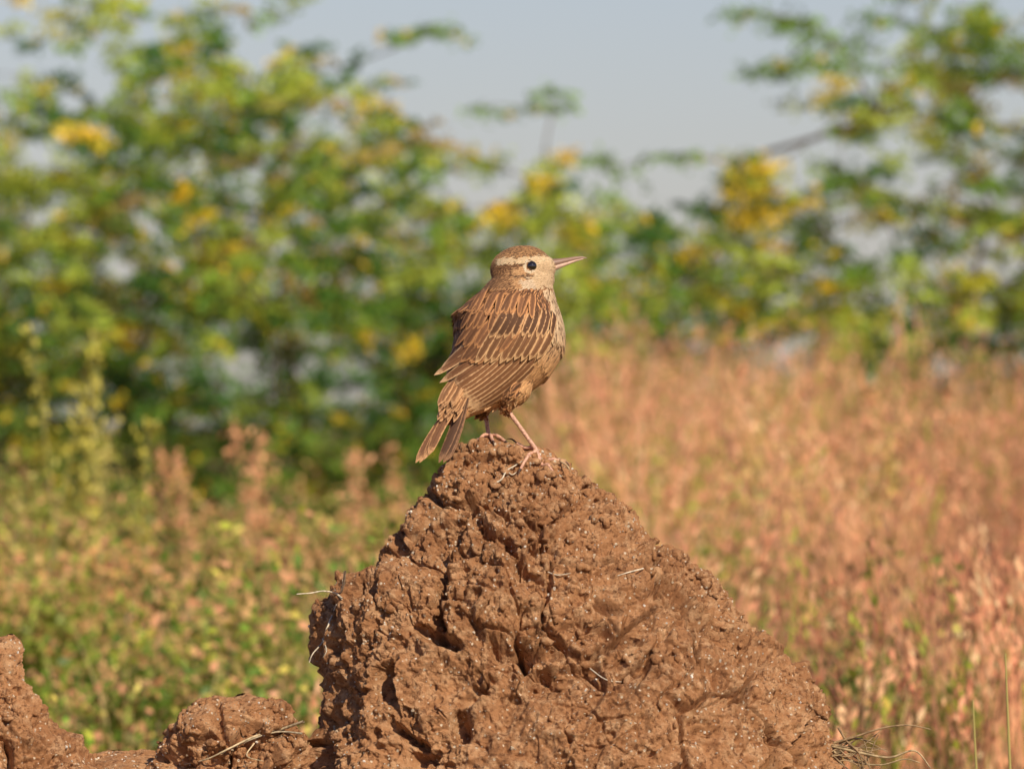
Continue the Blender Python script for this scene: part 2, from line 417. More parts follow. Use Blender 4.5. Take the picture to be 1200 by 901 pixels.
def wing(b,t,w,off,ca,cb,thr,bul=(0,0),n=12,pointy=3.0,tipoff=0,camber=0.16,jt=0.8):
    s=np.linspace(0,1,n); b=np.array(b,float)+jt*rg.normal(size=2);t=np.array(t,float)+jt*rg.normal(size=2); mid=(b+t)/2+np.array(bul)+0.5*jt*rg.normal(size=2)
    w=w*(0.92+0.16*rg.random()); thr=thr+0.08*(rg.random()-0.5)
    P2=(1-s)[:,None]**2*b+2*((1-s)*s)[:,None]*mid+(s**2)[:,None]*t
    C=[];Nn_=[];last=None
    for i,(x,y) in enumerate(P2):
        h=hit(x,y)
        if h is not None and h[1][1]<-0.30:
            C.append(h[0]);Nn_.append(h[1]); last=i
        else: C.append(None);Nn_.append(None)
    if last is None: return
    slope=0
    ks=[i for i in range(n) if C[i] is not None]
    if len(ks)>2: slope=(C[ks[-1]][1]-C[ks[-3]][1])/(ks[-1]-ks[-3])
    slope=max(min(slope,0.4*S*6),-S*3)*0.3
    for i in range(n):
        if C[i] is None:
            k=min(ks,key=lambda q:abs(q-i))
            C[i]=np.array([X(P2[i][0]),C[k][1]+slope*(i-k),Z(P2[i][1])]); Nn_[i]=Nn_[k]
    C=np.array(C);Nn_=np.array(Nn_)
    for _ in range(4):
        C[1:-1,1]=(C[:-2,1]+2*C[1:-1,1]+C[2:,1])/4; Nn_[1:-1]=(Nn_[:-2]+Nn_[1:-1]*2+Nn_[2:])/4
    Nn_=nrm(Nn_)
    o=(off*sst(-0.05,0.25,s)+tipoff*s)[:,None]*S
    C=C+Nn_*o
    feather(C,Nn_,w*S,jit(ca,0.12),jit(cb,0.10),thr,camber,pointy)
def lerp(a,b,t): return (a[0]+(b[0]-a[0])*t,a[1]+(b[1]-a[1])*t)
BR=(0.30,0.13,0.055); ED=(0.78,0.47,0.24)
for i in range(4):
    t=i/3; wing(lerp((553,372),(558,395),t),lerp((521,434),(527,452),t),5.5,0.8+0.5*i,BR,ED,0.66,(-4,2))
for i in range(9):
    t=i/8; wing(lerp((646,402),(603,398),t),lerp((551,484),(530,459),t),4.8,1.0+0.35*i,tuple(np.array(BR)*(0.75+0.25*t)),ED,0.60,lerp((13,11),(2,6),t),14,3.2,jt=0.4)
for i,(b,tp) in enumerate([((606,392),(527,455)),((596,390),(519,449)),((585,388),(514,442)),((574,386),(522,431))]):
    wing(b,tp,6.6,4.3+0.4*i,(0.24,0.105,0.046),ED,0.64,(-1,3),14,2.6,jt=0.5)
for i in range(9):
    t=i/8; wing(lerp((646,380),(588,378),t),lerp((626,420),(560,426),t),5.4,4.8+0.28*i,(0.22,0.098,0.043),(0.72,0.42,0.20),0.62,lerp((4,2),(-1,2),t),9,2.0,jt=0.9)
for i in range(9):
    t=i/8; wing(lerp((648,364),(594,362),t),lerp((642,394),(576,398),t),5.2,5.8+0.25*i,(0.12,0.054,0.026),(0.68,0.38,0.18),0.60,(2,0),8,1.7,jt=1.1)
for k,(b0,b1,t0,t1,w,m_) in enumerate([((570,392),(598,396),(540,424),(570,430),5.0,6),((558,374),(612,378),(537,406),(590,414),5.2,9),((560,356),(622,360),(544,388),(606,396),5.0,10),((570,342),(628,346),(554,368),(622,376),4.4,11)]):
    for i in range(m_):
        t=(i+0.6*rg.random())/m_
        dark=rg.random()
        wing(lerp(b0,b1,t),lerp(t0,t1,t),w,6.0+0.35*k+0.3*rg.random(),(0.16+0.14*dark,0.07+0.062*dark,0.032+0.028*dark),(0.58,0.27,0.11),0.50,(-2,1),8,1.5,jt=1.5)
# tail
ND=nrm(np.array([-0.35,-0.85,0.30]))
tips=[(488,542),(493,542),(498,539),(504,534),(524,539),(520,542),(515,542)]
offs=[0,1.0,2.0,3.0,-1.5,-0.6,0.4]
for i,(tp,o) in enumerate(zip(tips,offs)):
    b=(541+ (3 if i>3 else -2)+ (i%3),466)
    n=12;s=np.linspace(0,1,n)
    P0=B(b[0],b[1],-50);P1=B(tp[0],tp[1],-76)
    C=P0[None]*(1-s)[:,None]+P1[None]*s[:,None]
    bend=np.sin(s*math.pi)[:,None]*np.array([-3*S,0,0])*(1 if i<4 else -0.6)
    C=C+bend+ND[None]*(o*S)
    dk=(0.21,0.092,0.042) if i<4 else (0.10,0.046,0.025)  # right group has darker vanes and fringes: underside shade painted into the colour
    feather(C,np.tile(ND,(n,1)),(5.8+0.3*(i%2))*S,jit(dk,0.1),(0.64,0.33,0.15) if i<4 else (0.32,0.16,0.08),0.74,0.12,3.0,0.75)
for i in range(26):
    x=526+24*rg.random(); y=446+22*rg.random()
    tp=(x-11-4*rg.random(),y+26+6*rg.random())
    n=7;s=np.linspace(0,1,n); d0=-52-4*rg.random()
    P0=B(x,y,d0+14);P1=B(tp[0],tp[1],-62-4*rg.random())
    C=P0[None]*(1-s)[:,None]+P1[None]*s[:,None]+ND[None]*(np.sin(s*2.2)[:,None]*4*S)
    feather(C,np.tile(ND,(n,1)),4.2*S,jit((0.30,0.14,0.06),0.2),jit((0.60,0.32,0.15),0.1),0.56,0.2,1.8)
for i in range(34):
    x=552+38*rg.random(); y=456+12*rg.random(); dd=-30+30*rg.random()
    n=5;s=np.linspace(0,1,n); P0=B(x,y,dd);P1=B(x-13,y+14+4*rg.random(),dd-6)
    C=P0[None]*(1-s)[:,None]+P1[None]*s[:,None]
    nq=nrm(np.array([0.3,-0.8,-0.3])+0.3*rg.normal(size=3))
    feather(C,np.tile(nq,(n,1)),3.0*S,jit((0.64,0.34,0.15)),jit((0.80,0.45,0.22)),0.4,0.2,1.5)
for (tx,ty,td,m_) in ((598,458,-38,40),(567,464,2,26)):
    for i in range(m_):
        x=tx+20*(rg.random()-0.5); y=ty+12*(rg.random()-0.5); dd=td+14*rg.random()
        n=5;s=np.linspace(0,1,n); P0=B(x,y,dd);P1=B(x*0.55+tx*0.45+1,y+14,dd+5)
        C=P0[None]*(1-s)[:,None]+P1[None]*s[:,None]
        feather(C,np.tile(nrm(np.array([0.2,-1,0.1])+0.3*rg.normal(size=3)),(n,1)),2.6*S,jit((0.64,0.34,0.15)),jit((0.80,0.45,0.22)),0.4,0.2,1.5)
FA.build('plumage',featm,bird)
em,nt,b_=newmat('eye',0.04,0.9); b_.inputs['Base Color'].default_value=(0.012,0.007,0.005,1); b_.inputs['Coat Weight'].default_value=1.0
def sphere(name,px,py,d,r,mat,sc=(1,1,1)):
    m=bpy.data.meshes.new(name);bb=bmesh.new(); bmesh.ops.create_uvsphere(bb,u_segments=24,v_segments=16,radius=r*S,matrix=Matrix.Translation(Vector(B(px,py,d)))@Matrix.Diagonal((*sc,1)));bb.to_mesh(m);bb.free()
    for p in m.polygons:p.use_smooth=True
    m.materials.append(mat);o=bpy.data.objects.new(name,m);scene.collection.objects.link(o);o.parent=bird;return o
h=hit(623,312); ed=h[0][1]/S
sphere('eye_near',623,312,ed+2.0,6.2,em); sphere('eye_far',623,312,19+(19-ed)-2.0,6.2,em)
bilm,nt,b_=newmat('bill',0.38,0.45)
co=objco(nt); a=N(nt,'ShaderNodeAttribute');a.attribute_name='col'
c=mixc(nt,ramp(nt,noise(nt,co,500,3),0.4,0.7,0,0.3),a.outputs['Color'],(0.14,0.08,0.055)); nt.links.new(c,b_.inputs['Base Color'])
def bill(pts,col0,col1,nseg=14):
    P=np.array([B(p[0],p[1],19) for p in pts]); n=len(pts); th=np.linspace(0,2*np.pi,nseg,endpoint=False)
    V=[];cc=[]
    for i,p in enumerate(pts):
        for t in th:
            V.append(P[i]+np.array([0.0,math.cos(t)*p[3]*S,math.sin(t)*p[2]*S])); k=i/(n-1); cc.append(np.array(col0)*(1-k)+np.array(col1)*k)
    F=[(i*nseg+j,i*nseg+(j+1)%nseg,(i+1)*nseg+(j+1)%nseg,(i+1)*nseg+j) for i in range(n-1) for j in range(nseg)]
    return np.array(V),np.array(F),np.array(cc)
A=Acc()
v,f,c=bill([(640,310.0,6.4,6.4),(648,308.6,5.6,5.3),(656,306.8,4.3,4.1),(666,304.4,3.1,3.0),(676,302.2,2.1,2.1),(683,301.4,1.2,1.3),(688,302.2,0.35,0.4)],(0.24,0.135,0.095),(0.36,0.22,0.16)); A.add(v,f,col=c)
v,f,c=bill([(640,315.5,5.2,5.5),(648,313.8,4.3,4.7),(656,311.2,3.3,3.7),(666,308.0,2.3,2.6),(676,304.8,1.4,1.7),(684,302.9,0.6,0.7)],(0.74,0.47,0.34),(0.66,0.44,0.34)); A.add(v,f,col=c)
A.build('bill',bilm,bird)
legm=attr_mat('leg',0.5,0.4,0,700)
A=Acc(); LC=(0.74,0.40,0.27); CC=(0.12,0.07,0.05)
def leg(top,hock,fx,fd,toes,cl=1):
    x=X(fx);y=fd*S; z=surf(x,y)+3.0*S
    foot=np.array([x,y,z])
    v,f=tube([top,hock*0.5+top*0.5,hock,hock*0.6+foot*0.4,foot],np.array([4.4,3.3,3.1,2.4,2.6])*S,10,5); A.add(v,f,col=LC)
    for (tx,td,ln) in toes:
        pts=[foot];rr=[2.4*S]
        for k in (1,2,3,4,5):
            q=k/5; xx=x+(X(tx)-x)*q; yy=y+(td*S-y)*q; zz=surf(xx,yy)
            if zz<z-22*S: zz=max(zz,pts[-1][2]-9*S)
            arch=math.sin(q*math.pi)*1.8*S
            pts.append(np.array([xx,yy,zz+2.0*S+arch])); rr.append((2.3-0.7*q+(0.35 if k%2 else 0))*S)
        v,f=tube(pts,rr,8,3); A.add(v,f,col=LC)
        dirn=nrm(pts[-1]-pts[-2]); e=pts[-1]
        c2=[e,e+dirn*ln*0.5*S+np.array([0,0,1.2*S]),e+dirn*ln*S+np.array([0,0,-1.8*S])]
        v,f=tube(c2,[1.4*S,1.0*S,0.15*S],6,4); A.add(v,f,col=CC)
leg(B(597,458,-22),B(595,480,-20),628,-22,[(660,-26,8),(650,-44,7),(610,-48,7),(606,-8,16)])
leg(B(568,466,22),B(569,486,20),573,4,[(592,-14,7),(578,-26,7),(560,-18,7),(556,14,14)])
A.build('legs',legm,bird)
# ---------------------------------------------------------------- dry rootlets
A=Acc()
STR=(0.66,0.50,0.30); WH=(0.76,0.64,0.48)
def root(pts,r,col,push=4):
    P=[]
    for p in pts:
        if len(p)==3: P.append(B(p[0],p[1],p[2]))
        else:
            y=front(p[0],p[1]); y=(P[-1][1] if P else -0.05) if y is None else y-push*S
            P.append(np.array([X(p[0]),y,Z(p[1])]))
    rr=np.linspace(r,r*0.45,len(P))*S
    v,f=tube(P,rr,6,6); A.add(v,f,col=col)
root([(402,700),(394,694),(380,691,-70),(366,693,-85),(350,694,-95)],1.3,WH)
root([(406,668),(402,690),(392,715),(384,735),(378,752),(368,764,-60),(364,774,-64)],1.5,WH)
root([(378,748),(384,760,-60),(380,768,-62)],1.0,WH)
root([(576,572),(580,566),(588,561),(594,551),(604,545),(612,540)],1.3,WH,3)
root([(594,551),(600,556),(606,552)],0.9,WH,3)
root([(358,842),(330,852),(300,860),(270,874),(245,886),(218,893)],1.7,STR,8)
root([(356,856),(325,855),(290,866),(262,880)],1.3,(0.6,0.48,0.32),10)
root([(300,868),(292,882),(312,888)],1.0,STR,8)
root([(655,540),(664,545,-50),(668,552,-50)],1.0,STR,3)
root([(752,664),(735,668),(722,672)],1.1,WH,3)
root([(640,667),(652,671),(668,669)],0.9,WH,3)
root([(690,778),(708,790),(726,793)],1.0,WH,3)
root([(975,868,-60),(1000,860,-70),(1030,850,-80),(1060,846,-90),(1086,851,-95)],1.6,(0.42,0.28,0.15))
root([(975,872,-60),(1010,880,-70),(1040,884,-75),(1068,876,-80),(1086,896,-85)],1.8,(0.5,0.36,0.2))
root([(975,878,-60),(1000,890,-60),(1030,893,-66),(1056,886,-75),(1074,890,-80)],1.3,(0.5,0.36,0.2))
root([(980,850,-60),(990,866,-66),(1004,880,-70),(1010,905,-70)],1.6,(0.3,0.19,0.1))
for i in range(16):
    x=972+10*rg.random(); y=868+30*rg.random()
    root([(x,y,-60),(x+15+15*rg.random(),y+ 12*rg.normal(),-66),(x+30+30*rg.random(),y+18*rg.normal()+6,-70)],1.0,jit((0.40,0.27,0.15),0.3))
A.build('dry_rootlets',rootm)
# ---------------------------------------------------------------- foliage
def rhombi(C,Adir,Bdir,col):
    n=len(C); V=np.stack([C-Adir,C+Bdir,C+Adir,C-Bdir],1).reshape(-1,3); F=np.arange(n*4).reshape(-1,4)
    return V,F,np.repeat(col,4,0)
def rdir(rg,n,zs=1.0):
    d=rg.normal(size=(n,3)); d[:,2]*=zs; return nrm(d)
DT=28.0; YT=DT-6; K=DT*1e-4
tx=lambda px:(px-600)*K
tz=lambda py:CAMZ+(500-py)*K
toppx=np.array([-900,-400,-150,0,60,130,200,300,400,450,500,560,620,700,760,830,880,950,1010,1100,1200,1500,2100])
toppy=np.array([60,20,40,55,25,0,30,0,50,95,140,170,190,210,232,222,180,140,60,-40,-90,-60,40])
rg=np.random.default_rng(21)
def spray_points(n):
    P=np.stack([tx(-700)+(tx(1900)-tx(-700))*rg.random(n),YT+(rg.random(n)-0.5)*2.8,0.05+2.85*rg.random(n)],1)
    px=P[:,0]/K+600; py=500-(P[:,2]-CAMZ)/K
    top=np.interp(px,toppx,toppy)+ (vn(np.stack([px/45,P[:,1]*0.6,px*0],1),3)-0.5)*80
    g=0.45*fbm(np.stack([P[:,0]*3.0,P[:,1]*0.30,P[:,2]*4.2],1),2,9)+0.55*vn(np.stack([P[:,0]*9.0,P[:,1]*0.22,P[:,2]*11],1),12)
    under=py-top
    thr=0.45-0.11*sst(20,150,under)
    thr=thr-0.08*sst(330,430,py)*sst(620,540,px)
    lowr=sst(620,780,px)*sst(370,410,py)*sst(540,490,py)
    thr=thr+0.13*lowr
    thr=thr+0.09*sst(860,980,px)*sst(400,280,py)
    hole=np.exp(-(((px-350)/110)**2+((py-440)/70)**2))
    keep=(under>0)&(g>thr)&(rg.random(n)>hole*0.95*(P[:,1]<YT+0.6))
    return P[keep],px[keep],py[keep]
P,px,py=spray_points(11500)
print('sprays',len(P))
ex=[(665,118,-150,0.1),(635,126,-120,0.1),(600,135,-100,0.1),(565,142,-90,0),(810,196,-120,0.05),(770,192,-100,0.05),(730,190,-100,0.0),(690,186,-90,0.0),
 (510,45,-80,.1),(470,48,-80,.1),(880,28,90,0),(920,35,90,0),(960,45,90,-.1),(1000,60,90,-.1),(900,95,80,.2),(930,85,80,.2),(960,75,80,.1),(1010,70,90,0),(1040,30,90,0),(1060,0,90,0),(1090,50,90,0),(1140,70,90,0),(1180,90,90,0),(1050,110,80,0),(1000,150,80,0)]
TA=np.array([[tx(-420),YT+0.2,0],[tx(250),YT+0.3,0],[tx(600),YT+0.5,0],[tx(1150),YT,0],[tx(1700),YT+0.3,0]])
own=np.argmin(np.abs(px[:,None]-np.array([-420,230,620,1120,1700])[None]),1)
EO=[]
for k,(a_,b_3,dx,sl) in enumerate(ex):
    for r in range(2 if a_>840 or a_<520 else 1):
        EO.append((tx(a_)+0.03*rg.normal(),YT-0.6+0.3*rg.random(),tz(b_3)+0.02*rg.normal(),np.sign(-dx)*1.0,0.1*rg.normal(),sl+0.15+0.1*rg.normal()))
EO=np.array(EO)
eo_own=np.where((EO[:,0]>tx(840)),3,np.where(EO[:,0]>tx(675),2,1)); eo_own=np.where(EO[:,0]<tx(520),1,eo_own); eo_own=np.where((EO[:,0]>tx(520))&(EO[:,0]<tx(680)),2,eo_own)
def leaves(O,T,L,ygr,Kf=12,J=7):
    M=len(O); s=np.linspace(0.08,1,Kf)
    side=np.where(np.arange(Kf)%2,1,-1)
    up=np.tile([0,0,1.0],(M,1))+0.35*rg.normal(size=(M,3)); Sd=nrm(np.cross(T,up))
    FO=O[:,None]+T[:,None]*(s[None,:,None]*L[:,None,None]); FO[:,:,2]-=(s**2)[None]*L[:,None]*0.18
    FD=nrm(T[:,None]*0.55+Sd[:,None]*side[None,:,None]*0.8+0.35*rg.normal(size=(M,Kf,3)))
    FD[:,:,2]-=0.25; FD=nrm(FD)
    FL=(0.035+0.04*rg.random((M,Kf)))
    q=np.linspace(0.15,1,J)
    C=FO[:,:,None]+FD[:,:,None]*(q[None,None,:,None]*FL[:,:,None,None])+0.006*rg.normal(size=(M,Kf,J,3))
    n=M*Kf*J; C=C.reshape(-1,3)
    Ad=nrm(np.repeat(FD.reshape(-1,3),J,0)*0.4+0.8*rdir(rg,n)); nr=rdir(rg,n); nr[:,2]+=0.5; nr[:,1]-=0.4; Bd=nrm(np.cross(Ad,nr))
    l=(0.010+0.006*rg.random(n))[:,None]; w=l*0.42
    c=np.repeat(ygr,Kf,0)*(0.55+0.9*rg.random((M*Kf,1)))
    fy=rg.random(M*Kf)<0.045; c[fy]=np.array([0.82,0.55,0.03])
    c=np.repeat(c,J,0)*(0.75+0.5*rg.random((n,1)))
    return rhombi(C,Ad*l,Bd*w,c)
G1=np.array([0.20,0.34,0.032]);G2=np.array([0.44,0.51,0.06]);G3=np.array([0.065,0.165,0.02]);YE=np.array([0.85,0.56,0.03]);BRN=np.array([0.52,0.30,0.12])
def tcol(P):
    n=len(P); a=fbm(P*np.array([5,1.5,6]),3,77); b=vn(P*np.array([9,1.5,8])+9,78); c=vn(P*np.array([9,2,7.])+3,79)
    px=P[:,0]/K+600; py=500-(P[:,2]-CAMZ)/K
    col=G1[None]*np.ones((n,1))
    w=sst(0.49,0.62,a)[:,None]; col=col*(1-w)+G2*w
    w=sst(0.51,0.40,a)[:,None]; col=col*(1-w)+G3*w
    w=(sst(0.67,0.83,b)*np.where(px<980,0.9,0.4))[:,None]; col=col*(1-w)+YE*w
    w=(sst(0.74,0.88,c)*0.7)[:,None]; col=col*(1-w)+BRN*w
    lo=(0.6*sst(370,500,py))[:,None]; col=col*(1-lo)+G3*0.65*lo  # leaves low in the crown darkened, interior shade put into their colour
    return col
for k in range(5):
    m_=own==k
    O=P[m_]; T=O-(TA[k]+np.array([0,0,0.7])); T=nrm(T); T[:,2]*=0.35; T=nrm(T+0.45*rg.normal(size=T.shape)*np.array([1,1,0.45]))
    L=0.10+0.12*rg.random(len(O))
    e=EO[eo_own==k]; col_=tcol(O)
    if len(e):
        O=np.concatenate([O,e[:,:3]]); T=np.concatenate([T,nrm(e[:,3:])]); L=np.concatenate([L,np.full(len(e),0.15)])
        col_=np.concatenate([col_,np.tile(G1,(len(e),1))])
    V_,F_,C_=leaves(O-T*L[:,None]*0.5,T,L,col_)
    emp=bpy.data.objects.new('mesquite_tree',None); scene.collection.objects.link(emp)
    mk('leaves',V_,F_,leafm,{'col':C_},False,emp)
    BA=Acc(); base=TA[k]; nodes=[base]; par=[-1]
    for q in range(4):
        an=rg.random()*6.28; tip=base+np.array([math.cos(an)*0.55,math.sin(an)*0.3,0.9+0.5*rg.random()])
        prev=0
        for s_ in np.linspace(0.25,1,5):
            pnt=base+(tip-base)*s_+0.05*rg.normal(size=3); nodes.append(pnt);par.append(prev);prev=len(nodes)-1
    sel=rg.permutation(len(O))[:240]
    sel=sel[np.argsort(((O[sel]-base)**2).sum(1))]
    ends=[O[i] for i in sel]+([x_[:3] for x_ in e] if len(e) else [])
    for t_ in ends:
        ND_=np.array(nodes); dd=((ND_-t_)**2).sum(1)+0.3*np.maximum(ND_[:,2]-t_[2],0); dd[0]+=1; p_=int(np.argmin(dd)); prev=p_
        ln=np.linalg.norm(ND_[p_]-t_); m2=max(1,int(ln/0.25))
        for s_ in range(1,m2+1):
            nodes.append(ND_[p_]+(t_-ND_[p_])*s_/m2+(0.02*rg.normal(size=3) if s_<m2 else 0)); par.append(prev); prev=len(nodes)-1
    cnt=np.ones(len(nodes))
    for i in range(len(nodes)-1,0,-1): cnt[par[i]]+=cnt[i]
    for i in range(1,len(nodes)):
        r1=0.0015*cnt[i]**0.5; r0=min(0.0015*cnt[par[i]]**0.5,r1*1.6)
        v,f=tube([nodes[par[i]],(nodes[par[i]]+nodes[i])/2+0.008*rg.normal(size=3),nodes[i]],[r0,(r0+r1)/2,r1],5); BA.add(v,f,col=jit((0.16,0.11,0.075),0.3))
    BA.build('trunk_and_limbs',barkm,emp)
rg=np.random.default_rng(44)
n=5200
x=(rg.random(n)*2-1)*6.5; yy=24.6+2.6*rg.random(n)
hmax=0.55+0.75*fbm(np.stack([x*1.3,yy*0.5,x*0],1),3,61)*sst(1.6,-0.6,x)+0.25*vn(np.stack([x*4,yy,x*0],1),62)
zz=hmax*rg.random(n)**0.8
O=np.stack([x,yy,zz],1); T=nrm(rg.normal(size=(n,3))*np.array([1,1,0.5])); L=0.12+0.1*rg.random(n)
cc=G3[None]*(0.6+0.9*vn(O*np.array([4,1,4]),63))[:,None]+G2[None]*(0.35*sst(0.6,0.8,vn(O*np.array([6,1,6]),64)))[:,None]
V_,F_,C_=leaves(O,T,L,cc,10,6)
mk('thicket',V_,F_,leafm,{'col':C_},False)
# ---------------------------------------------------------------- meadow
rg=np.random.default_rng(33)
def zone(n,d0,d1,ext=0.085,extra=0.8):
    u=rg.random(n); D=(d0**2+(d1**2-d0**2)*u)**0.5
    x=(rg.random(n)*2-1)*(D*ext+extra); return x,D-6,D
def herbs(n):
    x,y,D=zone(n,9.0,24.5)
    px=x/(D*1e-4)+600
    pe=px+160*(vn(np.stack([x*1.5,y*0.8,x*0],1),4)-0.5)
    dens=np.where(pe<650,1.0,0.12+0.5*(vn(np.stack([x*2.2,y*1.2,x*0],1),5)>0.64))
    k=rg.random(n)<dens; x,y,D,px=x[k],y[k],D[k],px[k]
    cl=fbm(np.stack([x*3.2,y*1.3,x*0],1),2,8)
    hh=(0.27+0.03*sst(10,16,D))*(0.35+1.15*sst(0.25,0.75,cl))*(0.85+0.3*rg.random(len(x)))
    hh=hh*(1-0.28*sst(14,19,D)*sst(640,520,px))
    M=len(x); J=80
    hq=rg.random((M,J))**0.75; rad=0.03+0.10*hq
    an=rg.random((M,J))*6.283; rr=np.sqrt(rg.random((M,J)))*rad
    C=np.stack([x[:,None]+np.cos(an)*rr,y[:,None]+np.sin(an)*rr,hq*hh[:,None]],2).reshape(-1,3)
    t=fbm(np.stack([x*2.6,y*1.2,x*0],1),2,14); pink=sst(0.48,0.64,t)
    g=np.array([0.42,0.44,0.05])[None]*(1-pink[:,None])+np.array([0.56,0.27,0.11])[None]*pink[:,None]
    dk=vn(np.stack([x*6,y*2.5,x*0],1),16)
    g2=np.array([0.16,0.27,0.03]); w=(dk>0.56)[:,None]; g=np.where(w,g2,g); g=g*(0.5+0.8*sst(0.3,0.7,vn(np.stack([x*4,y*2,x*0],1),17)))[:,None]
    col=np.repeat(g,J,0)*(0.6+0.8*rg.random((M*J,1)))
    tp=(hq.ravel()>0.7)&(rg.random(M*J)<0.27); col[tp]=np.array([0.80,0.38,0.20])
    ye=(rg.random(M*J)<0.08); col[ye]=np.array([0.74,0.60,0.12])
    low=(hq.ravel()<0.45); col[low]*=0.5  # depth shading painted in: leaves low on each plant are darkened
    n2=M*J; Ad=rdir(rg,n2); Bd=nrm(np.cross(Ad,rdir(rg,n2))); l=(0.005+0.0065*rg.random(n2))[:,None]
    return rhombi(C,Ad*l,Bd*l*0.5,col),(x,y,hh)
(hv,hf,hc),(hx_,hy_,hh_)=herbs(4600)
def blades(x,y,h,w,lean,c0,c1,rows=4):
    n=len(x); an=rg.random(n)*6.283; ln=lean*h*(0.4+0.9*rg.random(n)); fa=rg.random(n)*3.14
    s=np.linspace(0,1,rows)
    cx=x[:,None]+np.cos(an)[:,None]*ln[:,None]*s[None]**2; cy=y[:,None]+np.sin(an)[:,None]*ln[:,None]*s[None]**2; cz=h[:,None]*s[None]*(1-0.1*s[None])
    ww=w[:,None]*(1-0.9*s[None]**1.5)
    V=np.stack([np.stack([cx-np.cos(fa)[:,None]*ww,cy-np.sin(fa)[:,None]*ww,cz],2),np.stack([cx+np.cos(fa)[:,None]*ww,cy+np.sin(fa)[:,None]*ww,cz],2)],2)
    b=np.arange(n)*rows*2
    F=np.concatenate([np.stack([b+2*i,b+2*i+1,b+2*i+3,b+2*i+2],1) for i in range(rows-1)])
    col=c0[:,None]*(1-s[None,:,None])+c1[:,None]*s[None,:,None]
    col=np.repeat(col[:,:,None],2,2).reshape(-1,3)
    tips=np.stack([cx[:,-1],cy[:,-1],cz[:,-1]],1); sub=np.stack([cx[:,-2],cy[:,-2],cz[:,-2]],1)
    return V.reshape(-1,3),F,col,tips,sub
sx=np.repeat(hx_,4)+0.03*rg.normal(size=len(hx_)*4); sy=np.repeat(hy_,4)+0.03*rg.normal(size=len(hx_)*4)
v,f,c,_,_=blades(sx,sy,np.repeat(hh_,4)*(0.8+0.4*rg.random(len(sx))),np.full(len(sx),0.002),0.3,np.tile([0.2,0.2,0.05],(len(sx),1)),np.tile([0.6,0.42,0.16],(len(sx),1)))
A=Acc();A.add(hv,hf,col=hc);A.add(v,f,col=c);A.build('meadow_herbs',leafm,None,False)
def dry(n):
    x,y,D=zone(n,8.8,25.0)
    px=x/(D*1e-4)+600
    cl=fbm(np.stack([x*4,y*2.5,x*0],1),2,15)
    pe=px+140*(vn(np.stack([x*1.5,y*0.8,x*0],1),4)-0.5)
    dens=np.where(pe>650,0.22+0.78*sst(0.38,0.58,cl),0.10*sst(0.5,0.7,cl))
    k=rg.random(n)<dens; x,y,D,px,cl=x[k],y[k],D[k],px[k],cl[k]
    hh=(0.33+0.27*sst(10,19,D))*(0.32+1.10*vn(np.stack([x*4.2,y*1.8,x*0],1),18))*(0.65+0.55*rg.random(len(x)))*(1-0.42*sst(640,540,px))
    m=len(x); r=rg.random((m,1))
    c1=np.array([0.96,0.42,0.22])*(1-r)+np.array([0.92,0.54,0.27])*r
    c1=c1*(0.75+0.4*rg.random((m,1)))*(0.50+0.66*sst(0.28,0.6,vn(np.stack([x*5,y*2.2,x*0],1),19)))[:,None]
    g=(rg.random(m)<0.08)|((vn(np.stack([x*6,y*3,x*0],1),20)>0.74)&(rg.random(m)<0.6)); c1[g]=np.array([0.38,0.42,0.06])*(0.6+0.6*rg.random((g.sum(),1)))
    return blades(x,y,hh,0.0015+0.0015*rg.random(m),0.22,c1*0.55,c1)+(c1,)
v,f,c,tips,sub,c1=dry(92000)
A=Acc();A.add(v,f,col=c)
k=rg.random(len(tips))<0.65; tips=tips[k];sub=sub[k];c1=c1[k]; J=9
q=rg.random((len(tips),J,1)); C=(sub*0.6+tips*0.4)[:,None]*(1-q)+tips[:,None]*q; C=C+0.005*rg.normal(size=C.shape); n2=len(tips)*J
Ad=nrm(np.repeat(nrm(tips-sub),J,0)+0.35*rdir(rg,n2)); Bd=nrm(np.cross(Ad,rdir(rg,n2))); l=(0.006+0.005*rg.random(n2))[:,None]
cc=np.repeat(c1,J,0)*np.array([1.08,0.98,1.05])*(0.8+0.4*rg.random((n2,1)))
vv_,ff_,c_=rhombi(C.reshape(-1,3),Ad*l,Bd*l*0.32,np.minimum(cc,0.95)); A.add(vv_,ff_,col=c_)
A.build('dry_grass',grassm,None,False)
def weed(px0,D,top,seed,n=5,spread=0.05,colr=(0.55,0.46,0.12)):
    A=Acc(); r_=np.random.default_rng(seed); k=D*1e-4
    for i in range(n):
        x=(px0-600)*k+spread*r_.normal(); y=D-6+spread*r_.normal(); h=(CAMZ+(500-top)*k)*(0.7+0.3*r_.random() if i else 1.0)
        lx=0.05*r_.normal()
        P_=[np.array([x,y,0]),np.array([x+lx*0.3,y,h*0.5]),np.array([x+lx,y,h])]
        v,f=tube(P_,[0.003,0.0022,0.001],5,5); A.add(v,f,col=(0.42,0.38,0.14))
        m=90; q=0.55+0.45*r_.random(m)**0.8; C=np.stack([x+lx*q**1.5,np.full(m,y),h*q],1)+0.010*r_.normal(size=(m,3))*np.array([1,1,0.4])
        Ad=rdir(r_,m);Ad[:,2]+=0.8;Ad=nrm(Ad);Bd=nrm(np.cross(Ad,rdir(r_,m))); l=(0.006+0.005*r_.random(m))[:,None]
        v,f,c=rhombi(C,Ad*l,Bd*l*0.5,np.array(colr)*(0.7+0.5*r_.random((m,1)))*np.ones((m,3))); A.add(v,f,col=c)
    return A.build('tall_weed',leafm,None,False)
